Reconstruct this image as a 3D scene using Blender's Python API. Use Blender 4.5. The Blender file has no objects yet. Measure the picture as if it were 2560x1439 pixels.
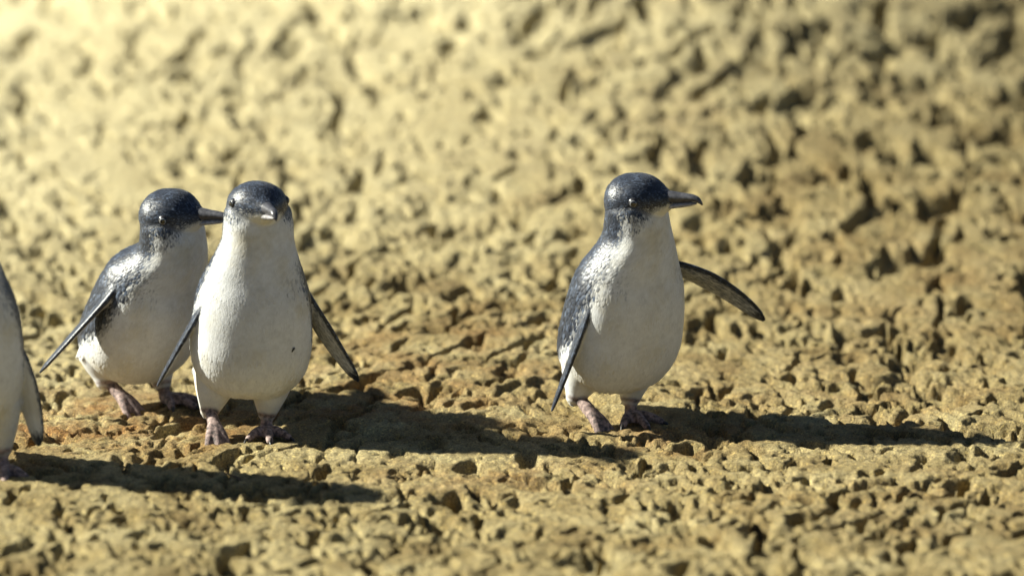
import bpy, math, random
import numpy as np
from mathutils import Vector, Matrix, kdtree

random.seed(7)
RNG = np.random.default_rng(11)
R = math.radians
scene = bpy.context.scene
COL = scene.collection

# ------------------------------------------------------------------ camera
CAM_H, PITCH, LENS = 1.60, 11.45, 194.0
cam_d = bpy.data.cameras.new('camera')
cam = bpy.data.objects.new('camera', cam_d)
COL.objects.link(cam)
cam.location = (0, 0, CAM_H)
cam.rotation_euler = (R(90 - PITCH), 0, 0)
cam_d.lens = LENS
cam_d.sensor_width = 36
cam_d.clip_start = 0.1
cam_d.clip_end = 2000
cam_d.dof.use_dof = True
cam_d.dof.focus_distance = 7.12
cam_d.dof.aperture_fstop = 2.2
scene.camera = cam
scene.render.resolution_x, scene.render.resolution_y = 1024, 575

# ------------------------------------------------------------------ light
SUN_EL, SUN_AZ_FROM = 35.0, 180.0 - 9.0      # light comes from the left, a touch from behind (math angle of the source)
world = bpy.data.worlds.new('World')
scene.world = world
world.use_nodes = True
wn = world.node_tree.nodes
bg = wn['Background']
sky = wn.new('ShaderNodeTexSky')
sky.sky_type = 'NISHITA'
sky.sun_disc = False
sky.ozone_density = 3.0
sky.sun_elevation = R(SUN_EL)
sky.sun_rotation = R(90.0 - SUN_AZ_FROM)
world.node_tree.links.new(sky.outputs[0], bg.inputs[0])
bg.inputs[1].default_value = 0.027
sun_d = bpy.data.lights.new('sun', 'SUN')
sun_d.energy = 5.0
sun_d.angle = R(1.6)
sun_d.color = (1.0, 0.98, 0.84)
sun = bpy.data.objects.new('sun', sun_d)
COL.objects.link(sun)
sv = Vector((math.cos(R(SUN_EL)) * math.cos(R(SUN_AZ_FROM)), math.cos(R(SUN_EL)) * math.sin(R(SUN_AZ_FROM)), math.sin(R(SUN_EL))))
sun.rotation_euler = sv.to_track_quat('Z', 'Y').to_euler()
sun.location = sv * 20

vs = scene.view_settings
vs.view_transform = 'Standard'
vs.look = 'None'
vs.gamma = 1.0
vs.exposure = 1.24
vs.use_curve_mapping = False

# ------------------------------------------------------------------ helpers
PX = 2560.0
def ray(px, py):
    k = 36.0 / PX / LENS
    x = (px - 1280) * k
    z = -(py - 719.5) * k
    p = R(PITCH)
    return np.array([x, math.cos(p) + z * math.sin(p), -math.sin(p) + z * math.cos(p)])
def on_ground(px, py, z=0.0):
    d = ray(px, py)
    t = (z - CAM_H) / d[2]
    return np.array([d[0] * t, d[1] * t, z])
def smooth(a, b, x):
    t = np.clip((np.asarray(x, float) - a) / (b - a), 0, 1)
    return t * t * (3 - 2 * t)
def hash2(ix, iy, seed):
    n = (ix.astype(np.int64) * 374761393 + iy.astype(np.int64) * 668265263 + seed * 974634777) & 0x7fffffff
    n = ((n ^ (n >> 13)) * 1274126177) & 0x7fffffff
    return (n ^ (n >> 16)) & 0xffff
def perlin(x, y, seed=0):
    ix, iy = np.floor(x), np.floor(y)
    fx, fy = x - ix, y - iy
    ux, uy = fx * fx * fx * (fx * (fx * 6 - 15) + 10), fy * fy * fy * (fy * (fy * 6 - 15) + 10)
    def g(dx, dy):
        a = hash2(ix + dx, iy + dy, seed) * (2 * math.pi / 65536.0)
        return np.cos(a) * (fx - dx) + np.sin(a) * (fy - dy)
    n0 = g(0, 0) * (1 - ux) + g(1, 0) * ux
    n1 = g(0, 1) * (1 - ux) + g(1, 1) * ux
    return (n0 * (1 - uy) + n1 * uy) * 1.5
def link(name, me, mat=None, parent=None):
    o = bpy.data.objects.new(name, me)
    COL.objects.link(o)
    if mat is not None and me is not None:
        me.materials.clear(); me.materials.append(mat)
    if parent is not None:
        o.parent = parent
    return o
def mesh_np(name, V, F, smooth_shade=True):
    """V (n,3); F (m,3) or (m,4) array, or list of such arrays."""
    me = bpy.data.meshes.new(name)
    Fs = F if isinstance(F, list) else [F]
    Fs = [np.asarray(f, np.int32) for f in Fs if len(f)]
    V = np.asarray(V, np.float32)
    me.vertices.add(len(V)); me.vertices.foreach_set('co', V.ravel())
    loops = np.concatenate([f.ravel() for f in Fs])
    sizes = np.concatenate([np.full(len(f), f.shape[1], np.int32) for f in Fs])
    me.loops.add(len(loops)); me.loops.foreach_set('vertex_index', loops)
    me.polygons.add(len(sizes))
    st = np.zeros(len(sizes), np.int32); st[1:] = np.cumsum(sizes)[:-1]
    me.polygons.foreach_set('loop_start', st)
    me.polygons.foreach_set('loop_total', sizes)
    me.polygons.foreach_set('use_smooth', np.full(len(sizes), smooth_shade))
    me.update(calc_edges=True)
    me.validate()
    return me

# ------------------------------------------------------------------ materials
class NT:
    def __init__(self, name):
        self.m = bpy.data.materials.new(name); self.m.use_nodes = True
        self.t = self.m.node_tree; self.n = self.t.nodes
        self.b = self.n['Principled BSDF']
    def node(self, typ, **kw):
        nd = self.n.new(typ)
        for k, v in kw.items():
            if k == 'ins':
                for i, val in v.items():
                    if isinstance(val, bpy.types.NodeSocket): self.t.links.new(val, nd.inputs[i])
                    else: nd.inputs[i].default_value = val
            else: setattr(nd, k, v)
        return nd
    def math(self, op, a, b=0.0, clamp=False):
        return self.node('ShaderNodeMath', operation=op, use_clamp=clamp, ins={0: a, 1: b}).outputs[0]
    def ramp(self, fac, stops, interp='LINEAR'):
        nd = self.node('ShaderNodeValToRGB'); cr = nd.color_ramp; cr.interpolation = interp
        while len(cr.elements) < len(stops): cr.elements.new(0.5)
        for e, (p, c) in zip(cr.elements, stops):
            e.position = p; e.color = (c if len(c) == 4 else (*c, 1))
        self.t.links.new(fac, nd.inputs[0]); return nd.outputs[0]
    def noise(self, vec, scale, detail=4, rough=0.55):
        return self.node('ShaderNodeTexNoise', ins={'Vector': vec, 'Scale': scale, 'Detail': detail, 'Roughness': rough}).outputs[0]
    def mix(self, fac, a, b, blend='MIX'):
        nd = self.node('ShaderNodeMix', data_type='RGBA', blend_type=blend)
        for s, v in ((nd.inputs[0], fac), (nd.inputs[6], a), (nd.inputs[7], b)):
            if isinstance(v, bpy.types.NodeSocket): self.t.links.new(v, s)
            else: s.default_value = v if not isinstance(v, tuple) or len(v) == 4 else (*v, 1)
        return nd.outputs[2]
    def mapping(self, vec, scale=(1, 1, 1), rot=(0, 0, 0), loc=(0, 0, 0)):
        return self.node('ShaderNodeMapping', ins={0: vec, 1: loc, 2: rot, 3: scale}).outputs[0]
    def set(self, **kw):
        for k, v in kw.items():
            s = self.b.inputs[k.replace('_', ' ')]
            if isinstance(v, bpy.types.NodeSocket): self.t.links.new(v, s)
            else: s.default_value = v if not isinstance(v, tuple) or len(v) == 4 else (*v, 1)
    def bump(self, h, strength, dist, normal=None):
        nd = self.node('ShaderNodeBump', ins={'Height': h, 'Strength': strength, 'Distance': dist})
        if normal is not None: self.t.links.new(normal, nd.inputs['Normal'])
        return nd.outputs[0]

def mat_sand():
    k = NT('sand')
    co = k.node('ShaderNodeTexCoord').outputs['Object']
    big = k.noise(co, 1.3, 3)
    mid = k.noise(co, 9.0, 5)
    fine = k.noise(co, 85.0, 7, 0.68)
    grain = k.noise(co, 420.0, 3, 0.7)
    a = k.ramp(mid, [(0.28, (0.165, 0.118, 0.050)), (0.46, (0.285, 0.228, 0.110)), (0.72, (0.415, 0.355, 0.195))])
    # lamp brightness painted in: paler colour up the bank on the left
    sep = k.node('ShaderNodeSeparateXYZ', ins={0: co})
    lit_left = k.math('ADD', k.math('MULTIPLY', sep.outputs[0], -0.30), k.math('MULTIPLY', k.math('SUBTRACT', sep.outputs[1], 7.6), 0.34))
    lit_left = k.math('ADD', lit_left, k.math('MULTIPLY', k.math('SUBTRACT', big, 0.5), 0.9), )
    lit_left = k.math('MULTIPLY', lit_left, 1.0, True)
    a = k.mix(lit_left, a, (0.66, 0.60, 0.39))
    dim_right = k.math('ADD', k.math('MULTIPLY', k.math('SUBTRACT', sep.outputs[0], 0.22), 0.80), k.math('MULTIPLY', k.math('SUBTRACT', k.noise(co, 2.6, 4), 0.5), 1.2), True)
    a = k.mix(k.math('MULTIPLY', dim_right, 0.92), a, (0.150, 0.118, 0.053))  # light fall-off painted in: colour dimmed toward the right, broken by noise
    # orange lamp light painted as patches round the birds and streaks to the right
    att = k.node('ShaderNodeAttribute', attribute_name='orange_light').outputs['Fac']
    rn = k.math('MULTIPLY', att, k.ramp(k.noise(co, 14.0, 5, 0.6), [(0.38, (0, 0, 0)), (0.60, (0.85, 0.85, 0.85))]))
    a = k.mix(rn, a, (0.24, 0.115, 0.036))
    g = k.ramp(grain, [(0.36, (0.34, 0.30, 0.25)), (0.5, (1, 1, 1)), (0.66, (1.4, 1.4, 1.32))])
    a = k.mix(0.75, a, g, 'MULTIPLY')
    sp = k.ramp(k.noise(co, 270.0, 2, 0.7), [(0.54, (1, 1, 1)), (0.66, (2.1, 2.0, 1.6))])
    a = k.mix(0.8, a, sp, 'MULTIPLY')
    g2 = k.ramp(fine, [(0.3, (0.80, 0.77, 0.72)), (0.6, (1.04, 1.04, 1.04))])
    a = k.mix(0.8, a, g2, 'MULTIPLY')
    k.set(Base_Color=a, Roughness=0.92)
    k.b.inputs['Specular IOR Level'].default_value = 0.18
    n1 = k.bump(fine, 0.8, 0.008)
    n2 = k.bump(grain, 0.9, 0.0026, n1)
    k.set(Normal=n2)
    return k.m

def mat_plumage():
    k = NT('plumage')
    rest = k.node('ShaderNodeAttribute', attribute_name='rest').outputs['Vector']
    dk = k.node('ShaderNodeAttribute', attribute_name='dark').outputs['Fac']
    skin = k.node('ShaderNodeAttribute', attribute_name='skin').outputs['Fac']
    st = k.mapping(rest, scale=(1, 1, 0.28))
    streak = k.noise(st, 330.0, 3, 0.6)
    blot = k.noise(rest, 90.0, 4, 0.6)
    tiny = k.noise(rest, 700.0, 2, 0.6)
    d = k.math('ADD', dk, k.math('MULTIPLY', k.math('SUBTRACT', streak, 0.5), 1.25))
    d = k.math('ADD', d, k.math('MULTIPLY', k.math('SUBTRACT', blot, 0.5), 0.35))
    d = k.ramp(d, [(0.30, (0, 0, 0)), (0.78, (1, 1, 1))])
    white = k.ramp(blot, [(0.3, (0.58, 0.585, 0.58)), (0.6, (0.71, 0.72, 0.72))])
    soil = k.ramp(k.noise(rest, 22.0, 4, 0.6), [(0.46, (1, 1, 1)), (0.72, (0.86, 0.80, 0.66))])
    white = k.mix(1.0, white, soil, 'MULTIPLY')
    dark = k.ramp(streak, [(0.30, (0.006, 0.008, 0.013)), (0.52, (0.013, 0.018, 0.031)), (0.68, (0.085, 0.112, 0.165))])
    c = k.mix(d, white, dark)
    sk = k.ramp(k.noise(rest, 160.0, 4, 0.6), [(0.36, (0.060, 0.047, 0.044)), (0.50, (0.22, 0.155, 0.140)), (0.68, (0.44, 0.32, 0.28))])
    c = k.mix(skin, c, sk)
    ro = k.ramp(d, [(0.0, (0.75, 0.75, 0.75)), (1.0, (0.40, 0.40, 0.40))])
    k.set(Base_Color=c, Roughness=ro)
    k.b.inputs['Specular IOR Level'].default_value = 0.45
    k.b.inputs['Sheen Weight'].default_value = 0.08
    n1 = k.bump(streak, 0.35, 0.0014)
    k.set(Normal=k.bump(tiny, 0.25, 0.0008, n1))
    return k.m

def mat_simple(name, col, rough, spec=0.5, var=0.25, scale=300.0, coat=0.0):
    k = NT(name)
    co = k.node('ShaderNodeTexCoord').outputs['Object']
    n = k.noise(co, scale, 3)
    c = k.ramp(n, [(0.3, tuple(v * (1 - var) for v in col)), (0.7, tuple(min(1, v * (1 + var)) for v in col))])
    k.set(Base_Color=c, Roughness=rough)
    k.b.inputs['Specular IOR Level'].default_value = spec
    k.b.inputs['Coat Weight'].default_value = coat
    k.set(Normal=k.bump(n, 0.2, 0.0006))
    return k.m

M_SAND = mat_sand()
M_PLUME = mat_plumage()
M_BEAK = mat_simple('beak_horn', (0.06, 0.06, 0.068), 0.33, 0.55, 0.5, 260)
M_BEAK_LOW = mat_simple('beak_horn_pale', (0.30, 0.29, 0.30), 0.35, 0.55, 0.45, 260)
M_EYE = mat_simple('eye_rim', (0.022, 0.021, 0.024), 0.3, 0.5, 0.2)
M_IRIS = mat_simple('iris', (0.20, 0.205, 0.21), 0.2, 0.5, 0.3, 700, 0.8)
M_PUPIL = mat_simple('pupil', (0.006, 0.006, 0.007), 0.08, 0.6, 0.1, 300, 1.0)
M_CLAW = mat_simple('claw', (0.02, 0.018, 0.016), 0.4, 0.5, 0.3)
M_TWIG = mat_simple('twig_bark', (0.075, 0.055, 0.035), 0.85, 0.2, 0.5, 200)

# ------------------------------------------------------------------ penguin placement (pixels only give the spot on the sand)
SPOT = {'front': on_ground(624, 1082), 'rear': on_ground(334, 1006), 'lone': on_ground(1540, 1052), 'edge': on_ground(-108, 1178)}

# ------------------------------------------------------------------ the sand
def macro(x, y):
    s = 0.30 * np.logaddexp(0, (y - 7.75) / 0.30)
    s = 6.0 * (1 - np.exp(-s / 6.0))
    invented_dome = 0.155 * np.exp(-((x - 0.25) / 0.95) ** 2)  # invented dome, shaped so the left faces the light and the right dims
    z = s * (0.10 + invented_dome)
    z = z + 0.012 * perlin(x * 2.1 + 3.1, y * 1.2 + 1.7, 5) * smooth(40, 15, np.abs(y))
    return z
def build_sand():
    def axis(lo, hi, step_fn, far_lo, far_hi):
        a = [lo]
        while a[-1] < hi: a.append(a[-1] + step_fn(a[-1]))
        st = step_fn(hi); up = []; v = a[-1]
        while v < far_hi: st *= 1.28; v += st; up.append(v)
        st = step_fn(lo); dn = []; v = a[0]
        while v > far_lo: st *= 1.28; v -= st; dn.append(v)
        return np.array(dn[::-1] + a + up)
    xs = axis(-2.3, 2.3, lambda v: 0.0030 if abs(v) < 0.80 else (0.0050 if abs(v) < 1.15 else 0.011), -400, 400)
    ys = axis(5.85, 12.2, lambda v: 0.0040 if v < 7.6 else 0.0040 + 0.0028 * (v - 7.6), -300, 900)
    X, Y = np.meshgrid(xs, ys)
    Z = macro(X, Y)
    H = np.zeros_like(Z)
    near = (np.abs(X) < 3) & (Y > 4) & (Y < 14)
    xn, yn = X[near], Y[near]
    h = np.zeros(len(xn))
    wx = 0.022 * perlin(xn * 13, yn * 9, 21) + 0.010 * perlin(xn * 37, yn * 26, 24)
    wy = 0.036 * perlin(xn * 13, yn * 9, 22) + 0.016 * perlin(xn * 37, yn * 26, 25)
    xa, ya = xn + wx, yn + wy
    dens = perlin(xn * 2.3, yn * 1.5, 23)
    front = smooth(8.0, 7.2, yn)
    rgt = smooth(-0.05, 0.8, xn)
    grow = 1 + 0.24 * np.clip(yn - 7.6, 0, 3)
    h += 0.0085 * perlin(xn * 6, yn * 4, 1)
    h += 0.0060 * perlin(xa * 17, ya * 11, 2)
    h += 0.0024 * (0.3 - np.abs(perlin(xa * 40, ya * 28, 4)))
    sel = smooth(-0.25, 0.25, perlin(xn * 1.7, yn * 1.3, 26) + 0.5 * front - 0.25)
    # trampled sand: irregular, curling hollows between smoother plates
    calm = 1 - 0.35 * np.exp(-((yn - 7.0) / 0.22) ** 2)
    lo = 0.15 * dens + 0.03 * front + 0.08 * rgt - 0.06 - 0.10 * (1 - calm) + 0.07 * smooth(6.80, 6.45, yn)
    n1 = perlin(xa * 33 / grow, ya * 22 / grow, 31)
    h -= calm * (0.019 + 0.004 * rgt) * grow * smooth(0.40 - lo, 0.52 - lo, n1)
    n2 = perlin(xa * 62 / grow, ya * 42 / grow, 32)
    h -= calm * 0.009 * smooth(0.40 - lo, 0.52 - lo, n2)
    # scuffs and scratches in two crossing directions
    for (du, dv, sd, wgt) in ((0.45, -0.89, 40, sel), (0.55, 0.83, 43, 1 - sel)):
        u, v = (xa * du + ya * dv) / grow, (-xa * dv + ya * du) / grow
        n5 = perlin(u * 10, v * 40, sd)
        h -= calm * 0.018 * grow * wgt * smooth(0.24 - lo, 0.40 - lo, n5)
        h += 0.0030 * wgt * perlin(u * 12, v * 60, sd + 1)
    n0 = perlin(xa * 14, ya * 9, 36) + 0.4 * perlin(xn * 36, yn * 25, 37)
    h -= 0.032 * (0.10 + 0.90 * rgt) * smooth(7.0, 7.8, yn) * smooth(0.42 - 0.26 * rgt, 0.55 - 0.26 * rgt, n0)
    h -= 0.010 * calm * front * smooth(0.40, 0.54, n0)
    H[near] = h
    # prints, toe holes and kicked-up lumps
    def stamp(cx, cy, a, b, ang, depth, rim, kind):
        rr = 1.9 * max(a, b)
        i0, i1 = np.searchsorted(xs, [cx - rr, cx + rr]); j0, j1 = np.searchsorted(ys, [cy - rr, cy + rr])
        if i1 - i0 < 3 or j1 - j0 < 3: return
        dx, dy = X[j0:j1, i0:i1] - cx, Y[j0:j1, i0:i1] - cy
        ca, sa = math.cos(ang), math.sin(ang)
        u, v = (dx * ca + dy * sa) / a, (-dx * sa + dy * ca) / b
        r = np.sqrt(u * u + v * v)
        if kind == 0:     # hole with a steep lip, deeper towards one end
            prof = -depth * (1 - smooth(0.35, 1.0, r)) * (1 + 0.35 * u) + rim * np.exp(-((r - 1.18) / 0.25) ** 2)
        else:             # crusty lump, steep on one side
            prof = depth * (1 - smooth(0.25, 1.0, r)) * (1 + 0.4 * u)
        H[j0:j1, i0:i1] += prof
    rng = np.random.default_rng(5)
    def many(n, amin, amax, el0, el1, d0, d1, kind, yr=(5.6, 11.2), xr=2.2):
        for _ in range(n):
            cx, cy = rng.uniform(-xr, xr), rng.uniform(*yr)
            if abs(cx) > 0.26 * cy or (cy > 7.8 and rng.random() > 0.5): continue
            a = rng.uniform(amin, amax) * (1 + 0.20 * max(0, cy - 7.6))
            e = rng.uniform(el0, el1)
            ang = rng.normal(-1.1, 0.55) if rng.random() < 0.6 else rng.uniform(0, math.pi)
            d = rng.uniform(d0, d1) * (1 + 0.18 * max(0, cy - 7.6))
            stamp(cx, cy, a * e, a, ang, d, d * 0.28, kind)
    many(400, 0.012, 0.026, 1.0, 1.9, 0.003, 0.006, 1)
    many(540, 0.016, 0.028, 1.0, 1.8, 0.010, 0.019, 0)
    many(4100, 0.006, 0.012, 1.0, 2.6, 0.008, 0.016, 0)
    many(2800, 0.005, 0.009, 2.0, 5.0, 0.008, 0.014, 0)
    # three-toed prints leading to each bird
    for p0 in ((-0.9, 6.6), (-0.35, 7.5), (0.35, 6.5), (0.75, 6.9), (0.1, 7.2), (0.45, 7.6), (-0.1, 6.3)):
        for q in range(5):
            cx, cy = p0[0] + 0.07 * q + rng.normal(0, 0.01), p0[1] - 0.045 * q + rng.normal(0, 0.02)
            base = rng.normal(-0.6, 0.25)
            for t in (-0.45, 0.0, 0.45):
                an = base + t
                stamp(cx + 0.02 * math.cos(an), cy + 0.02 * math.sin(an), 0.022, 0.006, an, 0.008, 0.002, 0)
    # wind and treading leave the tops flat: level plates with hollows between
    kf, cf = 0.0020, -0.0010 + 0.005 * perlin(X * 3.1, Y * 2.3, 51)
    Hs = cf - kf * np.logaddexp(0, -(H - cf) / kf) + 0.0022 * (0.28 - np.abs(perlin(X * 52 + 0.5 * Y, Y * 34, 52))) + 0.0018 * perlin(X * 105, Y * 70, 53)
    H = np.where((np.abs(X) < 3) & (Y > 4) & (Y < 14), Hs, H)
    # trodden level ground under the feet
    M = np.zeros_like(Z)
    for c in list(SPOT.values()):
        M = np.maximum(M, np.exp(-(((X - c[0]) / 0.085) ** 2 + ((Y - c[1]) / 0.075) ** 2) ** 1.5))
    H = H * (1 - 0.85 * M)
    Zs = Z * (1 - M) + (Z * 0 ) * M
    Z = Zs + H
    ny, nx = Z.shape
    V = np.stack([X.ravel(), Y.ravel(), Z.ravel()], 1)
    idx = np.arange(ny * nx, dtype=np.int32).reshape(ny, nx)
    F = np.stack([idx[:-1, :-1].ravel(), idx[:-1, 1:].ravel(), idx[1:, 1:].ravel(), idx[1:, :-1].ravel()], 1)
    me = mesh_np('sand', V, F)
    # painted orange light: patches round the birds and at the foot of the bank
    orange_light = np.zeros_like(Z)
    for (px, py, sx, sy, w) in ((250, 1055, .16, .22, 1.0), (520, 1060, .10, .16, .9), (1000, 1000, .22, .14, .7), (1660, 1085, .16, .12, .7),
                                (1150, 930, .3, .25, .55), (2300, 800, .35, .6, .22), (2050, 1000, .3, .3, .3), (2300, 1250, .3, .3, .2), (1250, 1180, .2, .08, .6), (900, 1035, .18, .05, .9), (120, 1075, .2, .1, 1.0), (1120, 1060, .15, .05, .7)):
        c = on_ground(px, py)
        orange_light = np.maximum(orange_light, w * np.exp(-((X - c[0]) / sx) ** 2 - ((Y - c[1]) / sy) ** 2))
    at = me.attributes.new('orange_light', 'FLOAT', 'POINT')
    at.data.foreach_set('value', orange_light.ravel().astype(np.float32))
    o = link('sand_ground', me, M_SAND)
    o['kind'] = 'structure'
    def height(x, y):
        i = int(np.clip(np.searchsorted(xs, x), 1, nx - 1)); j = int(np.clip(np.searchsorted(ys, y), 1, ny - 1))
        return float(Z[j, i])
    return height
HEIGHT = build_sand()

# ------------------------------------------------------------------ penguins
def rot_xyz(ax, ang):
    """batched rotation: ang array -> (n,3,3)"""
    c, s = np.cos(ang), np.sin(ang); z = np.zeros_like(c); o = np.ones_like(c)
    if ax == 'x': M = [[o, z, z], [z, c, -s], [z, s, c]]
    elif ax == 'y': M = [[c, z, s], [z, o, z], [-s, z, c]]
    else: M = [[c, -s, z], [s, c, z], [z, z, o]]
    return np.moveaxis(np.array(M), 2, 0)
def interp(tab, t):
    tab = np.asarray(tab, float)
    x = tab[:, 0]; out = []
    for c in range(1, tab.shape[1]):
        y = tab[:, c]
        m = np.gradient(y, x)
        i = np.clip(np.searchsorted(x, t) - 1, 0, len(x) - 2)
        h = x[i + 1] - x[i]; s = (t - x[i]) / h
        out.append((2*s**3-3*s**2+1)*y[i] + (s**3-2*s**2+s)*h*m[i] + (-2*s**3+3*s**2)*y[i+1] + (s**3-s**2)*h*m[i+1])
    return out
def grid_faces(nr, na):
    i = np.arange(nr - 1)[:, None] * na; j = np.arange(na)[None, :]; j2 = (j + 1) % na
    return np.stack([(i + j).ravel(), (i + j2).ravel(), (i + na + j2).ravel(), (i + na + j).ravel()], 1)
def capped(P):
    """P (nr,na,3) rings -> verts, faces list with fan caps"""
    nr, na, _ = P.shape
    V = np.concatenate([P.reshape(-1, 3), P[0].mean(0)[None], P[-1].mean(0)[None]])
    j = np.arange(na); j2 = (j + 1) % na; b = nr * na
    c0 = np.stack([np.full(na, b), j2, j], 1); c1 = np.stack([np.full(na, b + 1), (nr - 1) * na + j, (nr - 1) * na + j2], 1)
    return V, [grid_faces(nr, na), np.concatenate([c0, c1])]
TORSO = [  # z, x_back, x_front, half width
    (0.040, -0.034, 0.006, 0.020), (0.046, -0.058, 0.030, 0.043), (0.058, -0.070, 0.049, 0.060), (0.078, -0.074, 0.062, 0.0735),
    (0.105, -0.073, 0.069, 0.080), (0.135, -0.069, 0.069, 0.080), (0.165, -0.065, 0.067, 0.0772), (0.190, -0.059, 0.062, 0.0730),
    (0.212, -0.052, 0.055, 0.0655), (0.235, -0.046, 0.048, 0.0555), (0.258, -0.041, 0.042, 0.0475), (0.280, -0.038, 0.038, 0.0460), (0.300, -0.033, 0.029, 0.041), (0.315, -0.020, 0.017, 0.026)]
HC = np.array([0.002, 0.0, 0.302])   # head centre (eye level)
HEAD = [  # x, half width, top, bottom
    (-0.039, 0.003, 0.001, -0.008), (-0.0365, 0.016, 0.011, -0.022), (-0.030, 0.028, 0.0205, -0.032), (-0.018, 0.0370, 0.0280, -0.036),
    (-0.003, 0.0400, 0.0300, -0.036), (0.011, 0.0380, 0.0296, -0.033), (0.023, 0.0325, 0.0258, -0.029), (0.033, 0.0245, 0.0190, -0.0245), (0.041, 0.0160, 0.0125, -0.0190), (0.048, 0.0090, 0.0085, -0.0135), (0.052, 0.004, 0.005, -0.008)]

def head_dark(x, h):
    # boundary runs from the gape back under the eye and down the side of the neck; cheeks stay mottled grey
    line = np.interp(x, [-0.045, -0.03, -0.012, 0.005, 0.02, 0.034, 0.052], [-0.125, -0.096, -0.066, -0.041, -0.0220, -0.0095, -0.0045])
    soft = np.interp(x, [-0.04, -0.01, 0.012, 0.03, 0.045], [0.046, 0.044, 0.030, 0.010, 0.004])
    d = 0.5 + (h - line) / (2 * soft)
    lim = np.interp(h - np.interp(x, [-0.04, 0.0, 0.03, 0.05], [-0.014, 0.000, 0.000, -0.005]), [-0.024, 0.016], [0.46, 1.12])
    return np.clip(np.minimum(d, lim), -0.15, 1.12)
def capsule_chain(pts, rad, na=20, sub=6):
    """tapered tube through points with rounded ends, returns rings (nr,na,3)"""
    pts = np.asarray(pts, float); n = len(pts)
    t = np.linspace(0, n - 1, (n - 1) * sub + 1)
    tab = np.column_stack([np.arange(n), pts, np.asarray(rad)])
    if n == 2:
        C = pts[0] + (pts[1] - pts[0]) * t[:, None]; rr = rad[0] + (rad[1] - rad[0]) * t
    else:
        o = interp(tab, t); C = np.stack(o[:3], 1); rr = o[3]
    T = np.gradient(C, axis=0); T /= np.linalg.norm(T, axis=1)[:, None]
    d0, d1 = -T[0], T[-1]
    C = np.concatenate([[C[0] + d0 * rr[0] * 0.95, C[0] + d0 * rr[0] * 0.7], C, [C[-1] + d1 * rr[-1] * 0.7, C[-1] + d1 * rr[-1] * 0.95]])
    T = np.concatenate([[T[0], T[0]], T, [T[-1], T[-1]]])
    rr = np.concatenate([[rr[0] * 0.3, rr[0] * 0.72], rr, [rr[-1] * 0.72, rr[-1] * 0.3]])
    up = np.array([0.31, 0.87, 0.39])
    U = np.cross(T, up); U /= np.linalg.norm(U, axis=1)[:, None]; W = np.cross(T, U)
    a = np.linspace(0, 2 * math.pi, na, endpoint=False)
    return C[:, None] + rr[:, None, None] * (np.cos(a)[None, :, None] * U[:, None] + np.sin(a)[None, :, None] * W[:, None]), T

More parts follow.
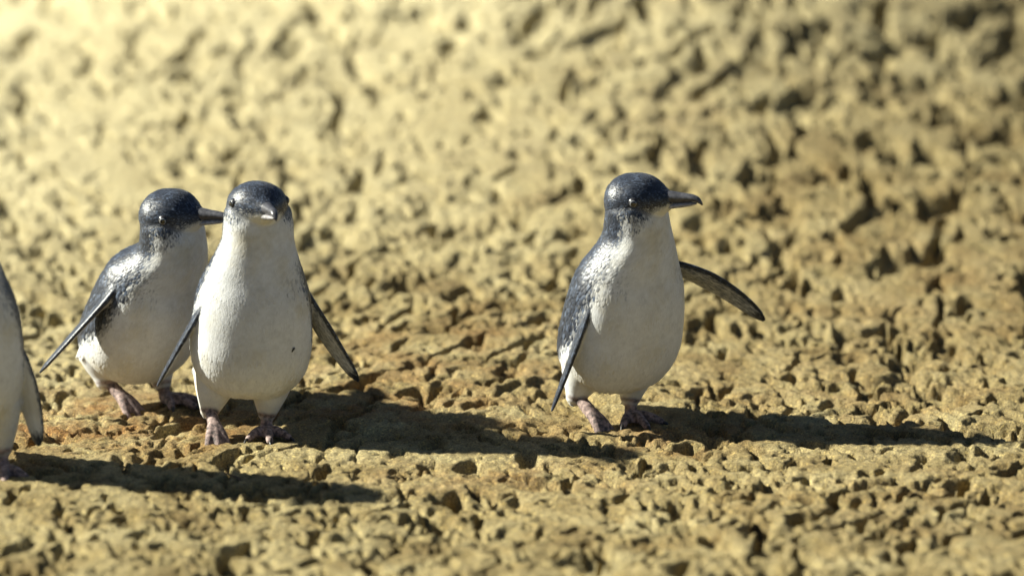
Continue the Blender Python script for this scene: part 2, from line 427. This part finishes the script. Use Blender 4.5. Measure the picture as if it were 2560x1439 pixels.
class Penguin:
    def __init__(self, name, spot, yaw_right, lean=(0, 0), head=(0, 0, 0), head_off=(0, 0, 0), scale=1.0, flippers=(), legs=(), seed=1, drop=0.0):
        self.name, self.spot, self.a = name, spot, yaw_right
        self.yaw = R(yaw_right - 90)
        self.lean, self.head, self.hoff, self.scale = lean, head, np.array(head_off), scale
        self.flip, self.legs, self.seed, self.drop = flippers, legs, seed, drop
        self.V, self.F, self.att = [], [], []
        self.nv = 0
    def from_cam(self, v):
        """camera-aligned (right, up, away) -> local"""
        w = np.array([v[0], v[2], v[1]], float)
        c, s = math.cos(-self.yaw), math.sin(-self.yaw)
        return np.array([c * w[0] - s * w[1], s * w[0] + c * w[1], w[2]])
    def pose(self, P, wn):
        """rest -> posed; wn neck weight per vertex"""
        P = np.asarray(P, float); shp = P.shape; P = P.reshape(-1, 3); wn = np.broadcast_to(wn, shp[:-1]).reshape(-1)
        piv = np.array([-0.004, 0, 0.262])
        Q = P - piv
        yaw, pit, rol = [R(v) for v in self.head]
        M = rot_xyz('z', wn * yaw) @ rot_xyz('y', wn * pit) @ rot_xyz('x', wn * rol)
        Q = np.einsum('nij,nj->ni', M, Q) + piv + wn[:, None] * self.hoff
        hip = np.array([0, 0, 0.07])
        L = rot_xyz('y', np.array([R(self.lean[0])]))[0] @ rot_xyz('x', np.array([R(self.lean[1])]))[0]
        Q = (Q - hip) @ L.T + hip
        Q[:, 2] -= self.drop
        return Q.reshape(shp)
    def add(self, rest, posed, faces, dark, skin, flow, flen):
        n = len(posed)
        self.V.append(posed); self.F += [f + self.nv for f in faces]; self.nv += n
        self.att.append(np.column_stack([rest, np.broadcast_to(dark, n), np.broadcast_to(skin, n), flow, np.broadcast_to(flen, n)]))
    def torso(self):
        z = np.concatenate([np.linspace(0.040, 0.060, 14)[:-1], np.linspace(0.060, 0.315, 110)])
        xb, xf, w = interp(TORSO, z)
        na = 120
        a = np.linspace(0, 2 * math.pi, na, endpoint=False)
        c, s = np.cos(a), np.sin(a)
        mid = (xb + xf) / 2 + 0.006
        rx = np.where(c[None] > 0, (xf - mid)[:, None], (mid - xb)[:, None])
        # slightly squarer than an ellipse at the front
        e = 0.92
        X = mid[:, None] + rx * np.sign(c)[None] * np.abs(c)[None] ** e
        Y = w[:, None] * np.sign(s)[None] * np.abs(s)[None] ** e
        P = np.stack([X, Y, np.broadcast_to(z[:, None], X.shape)], 2)
        phi = np.degrees(np.arccos(np.clip(c, -1, 1)))[None] * np.ones_like(X)
        zz = P[..., 2]
        edge = np.interp(zz, [0.04, 0.08, 0.13, 0.17, 0.20, 0.225, 0.25, 0.28, 0.31], [150, 118, 86, 80, 70, 68, 66, 58, 48])
        wid = np.interp(zz, [0.04, 0.13, 0.20, 0.23, 0.28], [10, 10, 16, 32, 44])
        dark = 0.5 + (phi - edge) / (2 * wid)
        # grey speckled bib across the fore-neck
        nape = np.clip(0.5 + (phi - 92) / 40, 0, 1.1)
        hd = np.maximum(head_dark(X - HC[0], zz - HC[2]), nape)
        wh = smooth(0.222, 0.258, zz)
        dark = dark * (1 - wh) + hd * wh
        dark = np.maximum(dark, 0.34 * np.exp(-((zz - 0.208) / 0.018) ** 2) * smooth(0, 50, phi))
        dark = np.clip(dark, -0.15, 1.15)
        wn = smooth(0.200, 0.285, zz)
        Q = self.pose(P, wn)
        V, F = capped(Q); Vr, _ = capped(P)
        dz = np.gradient(Q, axis=0); fl = -dz / (np.linalg.norm(dz, axis=2)[..., None] + 1e-9)
        fl = np.concatenate([fl.reshape(-1, 3), fl[0, :1], fl[-1, :1]])
        dk = np.concatenate([dark.ravel(), [0.0, 1.0]])
        self.add(Vr, V, F, dk, 0.0, fl, np.interp(Vr[:, 2], [0.1, 0.22, 0.3], [0.010, 0.0085, 0.005]))
        # stub tail
        zt = self.pose(np.array([[-0.060, 0, 0.066], [-0.082, 0, 0.050], [-0.098, 0, 0.036]]), 0)
        P, T = capsule_chain(zt, [0.024, 0.015, 0.005], 24)
        V, F = capped(P); fl = np.repeat(T, P.shape[1], 0); fl = np.concatenate([fl, fl[:1], fl[-1:]])
        self.add(V * 1.0, V, F, 0.9, 0.0, fl, 0.009)
    def skull(self):
        x = np.concatenate([np.linspace(-0.039, -0.031, 10)[:-1], np.linspace(-0.031, 0.052, 60)])
        w, t, b = interp(HEAD, x)
        na = 90
        a = np.linspace(0, 2 * math.pi, na, endpoint=False); c, s = np.cos(a), np.sin(a)
        mid = (t + b) / 2 * 0.35
        Zr = np.where(s[None] > 0, (t - mid)[:, None], (mid - b)[:, None]) * s[None] + mid[:, None]
        Y = w[:, None] * c[None]
        P = np.stack([np.broadcast_to(x[:, None], Y.shape), Y, Zr], 2)
        h = P[..., 2]; xx = P[..., 0]
        dark = head_dark(xx, h)
        P = P + HC
        Q = self.pose(P, 1.0)
        V, F = capped(Q); Vr, _ = capped(P)
        dx = np.gradient(Q, axis=0); fl = -dx / (np.linalg.norm(dx, axis=2)[..., None] + 1e-9)
        down = self.pose(np.array([[0, 0, 0.25]]), 1.0)[0] - self.pose(np.array([[0, 0, 0.30]]), 1.0)[0]
        fl = fl + 0.9 * smooth(0.0, -0.04, xx)[..., None] * down / np.linalg.norm(down)
        fl = np.concatenate([fl.reshape(-1, 3), fl[0, :1], fl[-1, :1]])
        dk = np.concatenate([dark.ravel(), [0.8, 0.6]])
        self.add(Vr[:, [2, 1, 0]] * 1.0, V, F, dk, 0.0, fl, 0.0042)
    def flipper(self, side, root, d, nrm, bend, length, chord=0.036, under=0.40, white_edge=False):
        """side +1 left/-1 right; d, nrm, bend in camera-aligned axes; outer face looks along nrm"""
        r0 = self.pose(np.array([root]), smooth(0.2, 0.285, root[2]))[0]
        d = self.from_cam(d); d /= np.linalg.norm(d)
        n = self.from_cam(nrm); n -= d * (n @ d); n /= np.linalg.norm(n)
        bv = self.from_cam(bend)
        nr, na = 70, 64
        t = np.linspace(0, 1, nr)
        C = r0 + d * (length * t)[:, None] + bv[None] * (t * t)[:, None]
        T = np.gradient(C, axis=0); T /= np.linalg.norm(T, axis=1)[:, None]
        N = n[None] - T * (T @ n)[:, None]; N /= np.linalg.norm(N, axis=1)[:, None]
        Wd = np.cross(T, N)                       # chord direction
        cw = np.interp(t, [0, 0.08, 0.25, 0.45, 0.7, 0.85, 0.93, 0.975, 1.0], np.array([0.62, 0.68, 0.88, 1.0, 0.86, 0.68, 0.52, 0.34, 0.10])) * chord / 2
        ker = np.ones(5) / 5; cw = np.convolve(np.pad(cw, 2, mode='edge'), ker, 'valid')
        th = np.interp(t, [0, 0.2, 0.6, 0.9, 1.0], [0.0070, 0.0052, 0.0040, 0.0030, 0.0014])
        a = np.linspace(0, 2 * math.pi, na, endpoint=False); c, s = np.cos(a), np.sin(a)
        P = C[:, None] + (cw[:, None] * c[None])[..., None] * Wd[:, None] + (th[:, None] * np.sign(s)[None] * np.abs(s)[None] ** 0.8)[..., None] * N[:, None]
        V, F = capped(P)
        outer = smooth(-0.5, 0.0, s)[None] * np.ones((nr, 1))
        lead = smooth(0.70, 0.92, np.abs(c))[None] * np.ones((nr, 1))
        tip = smooth(0.75, 0.98, t)[:, None] * np.ones((1, na))
        dark = np.maximum(outer, np.maximum(under + 0.55 * lead, tip * 0.9))
        if white_edge:
            low = 1.0 if Wd[nr // 2][2] < 0 else -1.0
            dark = np.where((c[None] * low > 0.86) & (t[:, None] < 0.8), 0.0, dark)
        dk = np.concatenate([dark.ravel(), [1.0, 0.9]])
        rest = np.stack([np.broadcast_to(t[:, None] * length, (nr, na)) * 0.4, cw[:, None] * c[None], th[:, None] * s[None]], 2)
        Vr, _ = capped(rest + np.array([0.3, 0, 0.1 * side]))
        fl = np.repeat(T, na, 0); fl = np.concatenate([fl, fl[:1], fl[-1:]])
        self.add(Vr, V, F, dk, 0.0, fl, 0.0)
        # shoulder muscle easing the flipper into the body
        sh = r0 - d * 0.002
        P, T = capsule_chain([sh, r0 + d * 0.024], [0.0105, 0.0070], 20)
        V, F = capped(P); fl = np.repeat(T, P.shape[1], 0); fl = np.concatenate([fl, fl[:1], fl[-1:]])
        self.add(V, V, F, 0.85, 0.0, fl, 0.006)
    def leg(self, hip, ankle, heel, toe_dir, toe_pitch, spread, claws):
        """local coordinates; heel = joint where the toes start"""
        hip, ankle, heel = [np.array(v, float) for v in (hip, ankle, heel)]
        hip = hip - np.array([0, 0, self.drop])
        P, T = capsule_chain([hip, hip * 0.45 + ankle * 0.55, ankle], [0.034, 0.0245, 0.0148], 26)
        V, F = capped(P); fl = np.repeat(T, P.shape[1], 0); fl = np.concatenate([fl, fl[:1], fl[-1:]])
        self.add(V, V, F, 0.0, 0.0, fl, 0.007)
        P, T = capsule_chain([ankle, (ankle + heel) / 2, heel], [0.0098, 0.0080, 0.0088], 20)
        V, F = capped(P); fl = np.repeat(T, P.shape[1], 0); fl = np.concatenate([fl, fl[:1], fl[-1:]])
        self.add(V, V, F, 0.0, 1.0, fl, 0.0)
        tips = []
        cp, sp = math.cos(R(toe_pitch)), math.sin(R(toe_pitch))
        for k, off in enumerate((-spread, 0, spread)):
            L = (0.046, 0.053, 0.046)[k]
            an = R(toe_dir + off)
            d = np.array([math.cos(an) * cp, math.sin(an) * cp, -sp])
            knuck = heel + d * L * 0.55 + np.array([0, 0, 0.0035])
            end = heel + d * L
            P, T = capsule_chain([heel, knuck, end], [0.0080, 0.0062, 0.0048], 16)
            V, F = capped(P); fl = np.repeat(T, P.shape[1], 0); fl = np.concatenate([fl, fl[:1], fl[-1:]])
            self.add(V, V, F, 0.0, 1.0, fl, 0.0)
            tips.append((end, d))
        # webs
        for k in (0, 1):
            A, Bp = heel, tips[k][0] - tips[k][1] * 0.007
            Cc = tips[k + 1][0] - tips[k + 1][1] * 0.007
            mid = (Bp + Cc) / 2 - (tips[k][1] + tips[k + 1][1]) * 0.006
            tri = np.array([A, Bp, mid, Cc]); up = np.cross(Bp - A, Cc - A); up = up / np.linalg.norm(up) * 0.0017
            V = np.concatenate([tri + up, tri - up])
            F = [np.array([[0, 1, 2, 3], [7, 6, 5, 4], [0, 4, 5, 1], [1, 5, 6, 2], [2, 6, 7, 3], [3, 7, 4, 0]])]
            self.add(V, V, F, 0.0, 1.0, np.tile(tips[k][1], (8, 1)), 0.0)
        claws += tips
    def build(self, label, group):
        root = bpy.data.objects.new('penguin', None); COL.objects.link(root)
        root.empty_display_size = 0.05
        gx, gy = self.spot[0], self.spot[1]
        root.location = (gx, gy, -0.003); root.rotation_euler = (0, 0, self.yaw); root.scale = (self.scale,) * 3
        root['label'] = label; root['category'] = 'penguin'; root['group'] = group
        self.torso(); self.skull()
        for f in self.flip: self.flipper(*f)
        claws = []
        for l in self.legs: self.leg(*l, claws)
        V = np.concatenate(self.V); A = np.concatenate(self.att)
        src = mesh_np('body_source', V, [f for f in self.F if f.shape[1] == 4] + [f for f in self.F if f.shape[1] == 3])
        tmp = bpy.data.objects.new('tmp_source', src); COL.objects.link(tmp)
        rm = tmp.modifiers.new('remesh', 'REMESH'); rm.mode = 'VOXEL'; rm.voxel_size = 0.00155; rm.use_smooth_shade = True
        sm = tmp.modifiers.new('smooth', 'SMOOTH'); sm.factor = 0.5; sm.iterations = 7
        dg = bpy.context.evaluated_depsgraph_get(); dg.update()
        me = bpy.data.meshes.new_from_object(tmp.evaluated_get(dg)); me.name = 'body'
        bpy.data.objects.remove(tmp); bpy.data.meshes.remove(src)
        n = len(me.vertices)
        co = np.empty(n * 3, np.float32); me.vertices.foreach_get('co', co); co = co.reshape(-1, 3)
        kd = kdtree.KDTree(len(V))
        for i, v in enumerate(V.tolist()): kd.insert(v, i)
        kd.balance()
        idx = np.empty((n, 4), np.int64); ds = np.empty((n, 4))
        for i, v in enumerate(co.tolist()):
            for q, (_, ii, dd) in enumerate(kd.find_n(v, 4)): idx[i, q] = ii; ds[i, q] = dd
        wgt = 1 / (ds + 2e-4) ** 2; wgt /= wgt.sum(1)[:, None]
        B = np.einsum('nk,nkc->nc', wgt, A[idx])
        # soften the colour borders left by overlapping source pieces
        ne = len(me.edges); ed = np.empty(ne * 2, np.int32); me.edges.foreach_get('vertices', ed); ed = ed.reshape(-1, 2)
        deg = np.bincount(ed.ravel(), minlength=n).astype(float)
        for _ in range(3):
            for c in (3, 4):
                acc = np.bincount(ed[:, 0], B[ed[:, 1], c], n) + np.bincount(ed[:, 1], B[ed[:, 0], c], n)
                B[:, c] = 0.5 * B[:, c] + 0.5 * acc / np.maximum(deg, 1)
        def put(mesh, nm, typ, arr):
            a = mesh.attributes.new(nm, typ, 'POINT')
            a.data.foreach_set('vector' if typ == 'FLOAT_VECTOR' else 'value', np.ascontiguousarray(arr, np.float32).ravel())
        put(me, 'rest', 'FLOAT_VECTOR', B[:, :3]); put(me, 'dark', 'FLOAT', B[:, 3]); put(me, 'skin', 'FLOAT', B[:, 4])
        me.polygons.foreach_set('use_smooth', np.ones(len(me.polygons), bool))
        link('body', me, M_PLUME, root)
        self.feathers(me, co, B, root, put)
        self.body_co = co
        self.face(root)
        for end, d in claws:
            P, _ = capsule_chain([end - d * 0.001, end + d * 0.006 + np.array([0, 0, -0.0005]), end + d * 0.011 + np.array([0, 0, -0.003])], [0.0028, 0.0020, 0.0008], 12, 3)
            V, F = capped(P)
            link('claw', mesh_np('claw', V, F), M_CLAW, root)
        return root
    def feathers(self, me, co, B, root, put):
        """small overlapping contour feathers lying along the body"""
        rng = np.random.default_rng(self.seed)
        npoly = len(me.polygons)
        me.calc_loop_triangles()
        nt = len(me.loop_triangles); tr = np.empty(nt * 3, np.int32); me.loop_triangles.foreach_get('vertices', tr); tr = tr.reshape(-1, 3)
        e1, e2 = co[tr[:, 1]] - co[tr[:, 0]], co[tr[:, 2]] - co[tr[:, 0]]
        cr = np.cross(e1, e2); ar = np.linalg.norm(cr, axis=1) / 2
        flen = B[:, 8][tr].mean(1); dk = B[:, 3][tr].mean(1); sk = B[:, 4][tr].max(1)
        wt = ar * (flen > 0.003) * (sk < 0.05) / np.maximum(flen, 0.003) ** 1.5
        N = 15000
        ti = rng.choice(nt, N, p=wt / wt.sum())
        u, v = rng.random(N), rng.random(N); f = u + v > 1; u[f], v[f] = 1 - u[f], 1 - v[f]
        w0 = 1 - u - v
        def bary(Q): return Q[tr[ti, 0]] * w0[:, None] + Q[tr[ti, 1]] * u[:, None] + Q[tr[ti, 2]] * v[:, None]
        P = bary(co); AT = bary(B)
        vn = np.empty(len(co) * 3, np.float32); me.vertices.foreach_get('normal', vn); vn = vn.reshape(-1, 3)
        n = bary(vn); n /= np.linalg.norm(n, axis=1)[:, None]
        d = AT[:, 5:8] + rng.normal(0, 0.10, (N, 3)); d -= n * (d * n).sum(1)[:, None]; d /= np.linalg.norm(d, axis=1)[:, None] + 1e-9
        s = np.cross(n, d)
        L = (AT[:, 8] * rng.uniform(0.75, 1.2, N))[:, None]
        dark = np.clip(AT[:, 3], 0, 1)[:, None]
        Wd = L * (0.20 + 0.08 * dark)
        lift = L * (0.016 + 0.090 * dark) * rng.uniform(0.5, 1.5, (N, 1))
        base = P - n * 0.0004
        pts = [base, base + d * L * 0.5 + s * Wd + n * lift * 0.5, base + d * L * 0.5 + n * (lift * 0.75 + 0.0004), base + d * L * 0.5 - s * Wd + n * lift * 0.5,
               base + d * L * 0.88 + s * Wd * 0.6 + n * lift * 0.75, base + d * L * 0.9 - s * Wd * 0.6 + n * lift * 0.75, base + d * L + n * lift * 0.8]
        V = np.stack(pts, 1).reshape(-1, 3)
        b = (np.arange(N) * 7)[:, None]
        T3 = np.concatenate([b + np.array([[0, 1, 2]]), b + np.array([[0, 2, 3]])])
        T4 = np.concatenate([b + np.array([[1, 4, 6, 2]]), b + np.array([[2, 6, 5, 3]])])
        fm = mesh_np('feathers', V, [T4, T3])
        jit = rng.normal(0, 0.16, N)
        put(fm, 'rest', 'FLOAT_VECTOR', np.repeat(AT[:, :3] + rng.normal(0, 0.004, (N, 3)), 7, 0))
        put(fm, 'dark', 'FLOAT', np.repeat(AT[:, 3] + jit * 0.5, 7)); put(fm, 'skin', 'FLOAT', np.zeros(N * 7))
        o = link('feathers', fm, M_PLUME, root); o['kind'] = 'stuff'
    def face(self, root):
        def horn(tab, na=28):
            x = np.linspace(tab[0][0], tab[-1][0], 36)
            w, t, b = interp(tab, x)
            a = np.linspace(0, 2 * math.pi, na, endpoint=False); c, s = np.cos(a), np.sin(a)
            xl = 0.034 + (x - 0.034) * 1.13
            P = np.stack([np.broadcast_to(xl[:, None], (36, na)), 1.06 * np.maximum(w, 2e-4)[:, None] * c[None], ((t + b) / 2)[:, None] + np.maximum((t - b) / 2, 2e-4)[:, None] * s[None]], 2) + HC
            return capped(self.pose(P, 1.0))
        up = [(0.034, 0.0105, 0.0108, -0.0080), (0.046, 0.0084, 0.0098, -0.0062), (0.057, 0.0066, 0.0082, -0.0048), (0.067, 0.0054, 0.0070, -0.0038), (0.0755, 0.0046, 0.0048, -0.0038), (0.081, 0.0032, 0.0004, -0.0066), (0.0835, 0.0011, -0.0048, -0.0084)]
        lo = [(0.034, 0.0092, -0.0050, -0.0150), (0.046, 0.0076, -0.0052, -0.0134), (0.058, 0.0058, -0.0046, -0.0116), (0.069, 0.0044, -0.0040, -0.0094), (0.0765, 0.0018, -0.0048, -0.0070)]
        V, F = horn(up); ub = link('upper_beak', mesh_np('upper_beak', V, F), M_BEAK, root)
        V, F = horn(lo); link('lower_beak', mesh_np('lower_beak', V, F), M_BEAK_LOW, root)
        for sgn in (-1, 1):
            c = HC + np.array([0.0095, sgn * 0.0332, 0.0045])
            ax = np.array([0.30, sgn * 0.95, 0.06]); ax /= np.linalg.norm(ax)
            cw = self.pose(c[None], 1.0)[0]; aw = self.pose((c + ax)[None], 1.0)[0] - cw; aw /= np.linalg.norm(aw)
            t1 = np.cross(aw, [0, 0, 1.0]); t1 /= np.linalg.norm(t1); t2 = np.cross(aw, t1)
            def cap(r, a0, a1, n=10, na=28):
                al = np.linspace(R(a0), R(a1), n)
                a = np.linspace(0, 2 * math.pi, na, endpoint=False)
                P = cw + r * (np.cos(al)[:, None, None] * aw + np.sin(al)[:, None, None] * (np.cos(a)[None, :, None] * t1 + np.sin(a)[None, :, None] * t2))
                return capped(P)
            V, F = cap(0.0074, 4, 130, 16); e = link('eye', mesh_np('eye', V, F), M_EYE, root)
            V, F = cap(0.00765, 2, 35); link('iris', mesh_np('iris', V, F), M_IRIS, e)
            V, F = cap(0.0079, 2, 25); link('pupil', mesh_np('pupil', V, F), M_PUPIL, e)

SH = 0.186     # shoulder height at rest
GROUP = 'little penguins walking up the beach'

# penguin that faces the camera, in front of its leaning neighbour
pM = Penguin('front', SPOT['front'], 2, lean=(4, -3.5), head=(16, -6, 2), head_off=(0.002, 0.0, 0.002), seed=3, scale=0.972, drop=-0.012,
    flippers=[(-1, (0.026, -0.052, SH + 0.008), (-0.52, -0.85, 0.12), (-0.86, 0.45, -0.02), (0.008, 0.004, 0.0), 0.166),
              (1, (-0.012, 0.062, SH + 0.004), (0.40, -0.87, 0.16), (0.60, 0.38, 0.72), (0.014, 0.002, 0.0), 0.150)],
    legs=[((-0.004, -0.042, 0.072), (0.010, -0.052, 0.040), (0.034, -0.047, 0.026), 12, 40, 25),
          ((-0.004, 0.030, 0.072), (0.000, 0.024, 0.034), (0.010, 0.022, 0.010), 6, 4, 36)])
rM = pM.build('penguin facing straight ahead, standing in front of the leaning penguin beside it', GROUP)
def belly_speck(pg, root, px, py):
    # dark fleck caught on the belly feathers
    c, s_ = math.cos(pg.yaw), math.sin(pg.yaw)
    W = pg.body_co @ np.array([[c, s_, 0], [-s_, c, 0], [0, 0, 1.0]]) * pg.scale + np.array([pg.spot[0], pg.spot[1], -0.003])
    d = ray(px, py); d = d / np.linalg.norm(d)
    rel = W - np.array([0, 0, CAM_H]); t = rel @ d
    off = np.linalg.norm(rel - t[:, None] * d, axis=1)
    i = np.argmin(np.where(off < 0.002, t, 99))
    p = pg.body_co[i]
    P, _ = capsule_chain([p + pg.from_cam((-0.0012, -0.0022, -0.001)), p + pg.from_cam((0.0014, 0.0022, -0.001))], [0.0008, 0.0014], 10, 3)
    V, F = capped(P)
    link('dark_speck', mesh_np('dark_speck', V, F), M_CLAW, root)
belly_speck(pM, rM, 735, 875)

pL = Penguin('rear', SPOT['rear'], 46, lean=(26, 4), head=(22, -24, 0), head_off=(0.012, 0.0, -0.004), seed=4, scale=1.0,
    flippers=[(-1, (0.000, -0.062, SH + 0.008), (-0.70, -0.72, -0.05), (-0.70, 0.68, -0.04), (0.0, -0.006, 0.0), 0.150),
              (1, (-0.012, 0.062, SH), (0.75, -0.50, 0.45), (0.3, 0.5, 0.8), (0.0, 0.0, 0.0), 0.140)],
    legs=[((-0.020, -0.036, 0.072), (-0.012, -0.040, 0.040), (0.010, -0.036, 0.024), 2, 36, 24),
          ((0.004, 0.034, 0.072), (0.022, 0.030, 0.032), (0.032, 0.028, 0.010), 4, 4, 36)])
pL.build('penguin leaning forward with its beak behind its neighbour\'s cheek', GROUP)

pR = Penguin('lone', SPOT['lone'], 36, lean=(13, 2), head=(34, -12, 0), head_off=(0.0, 0.004, 0.0), seed=5, scale=1.012, drop=-0.006,
    flippers=[(-1, (0.014, -0.058, SH + 0.008), (-0.32, -0.94, 0.02), (-0.90, 0.34, -0.04), (-0.004, -0.004, 0.0), 0.166),
              (1, (-0.008, 0.060, SH + 0.014), (0.90, -0.20, 0.16), (0.30, 0.72, 0.62), (0.0, -0.050, 0.0), 0.140, 0.043, 0.58, True)],
    legs=[((-0.012, -0.040, 0.072), (-0.016, -0.052, 0.042), (0.008, -0.050, 0.026), 14, 42, 23),
          ((-0.002, 0.032, 0.072), (0.002, 0.022, 0.034), (0.008, 0.018, 0.010), -14, 4, 36)])
pR.build('penguin walking alone with its beak in profile and one flipper held out', GROUP)

pF = Penguin('edge', SPOT['edge'], 0, lean=(3, -2), head=(-10, 6, 0), seed=6, scale=1.06, drop=-0.012,
    flippers=[(-1, (-0.012, -0.062, SH), (-0.40, -0.90, 0.0), (-0.86, 0.45, 0.30), (0.0, 0.0, 0.0), 0.150),
              (1, (-0.010, 0.062, SH - 0.03), (0.34, -0.92, -0.10), (0.60, 0.30, 0.74), (-0.014, -0.002, 0.0), 0.138, 0.042, 0.08)],
    legs=[((-0.004, -0.036, 0.072), (0.004, -0.040, 0.036), (0.012, -0.038, 0.010), -4, 4, 28),
          ((0.004, 0.046, 0.072), (0.008, 0.054, 0.036), (0.016, 0.056, 0.010), 8, 4, 34)])
pF.build('penguin with only its flank, one flipper and a foot in view', GROUP)

# ------------------------------------------------------------------ twigs
def twig(px, py, px2, py2, r, lift, label):
    a, b = on_ground(px, py), on_ground(px2, py2)
    za, zb = HEIGHT(a[0], a[1]), HEIGHT(b[0], b[1])
    mid = (a + b) / 2 + np.array([0.004, 0.003, 0.003])
    pts = [(a[0], a[1], za + lift), (mid[0], mid[1], max(HEIGHT(mid[0], mid[1]), (za + zb) / 2) + lift * 0.6), (b[0], b[1], zb - 0.001)]
    P, _ = capsule_chain(pts, [r * 0.6, r, r * 0.8], 10, 5)
    V, F = capped(P)
    c = V.mean(0)
    o = link('twig', mesh_np('twig', V - c, F), M_TWIG)
    o.location = c
    o['label'] = label; o['category'] = 'twig'
    return o
twig(562, 1188, 612, 1212, 0.0016, 0.004, 'short dark twig poking from sand below the front-facing penguin\'s feet')
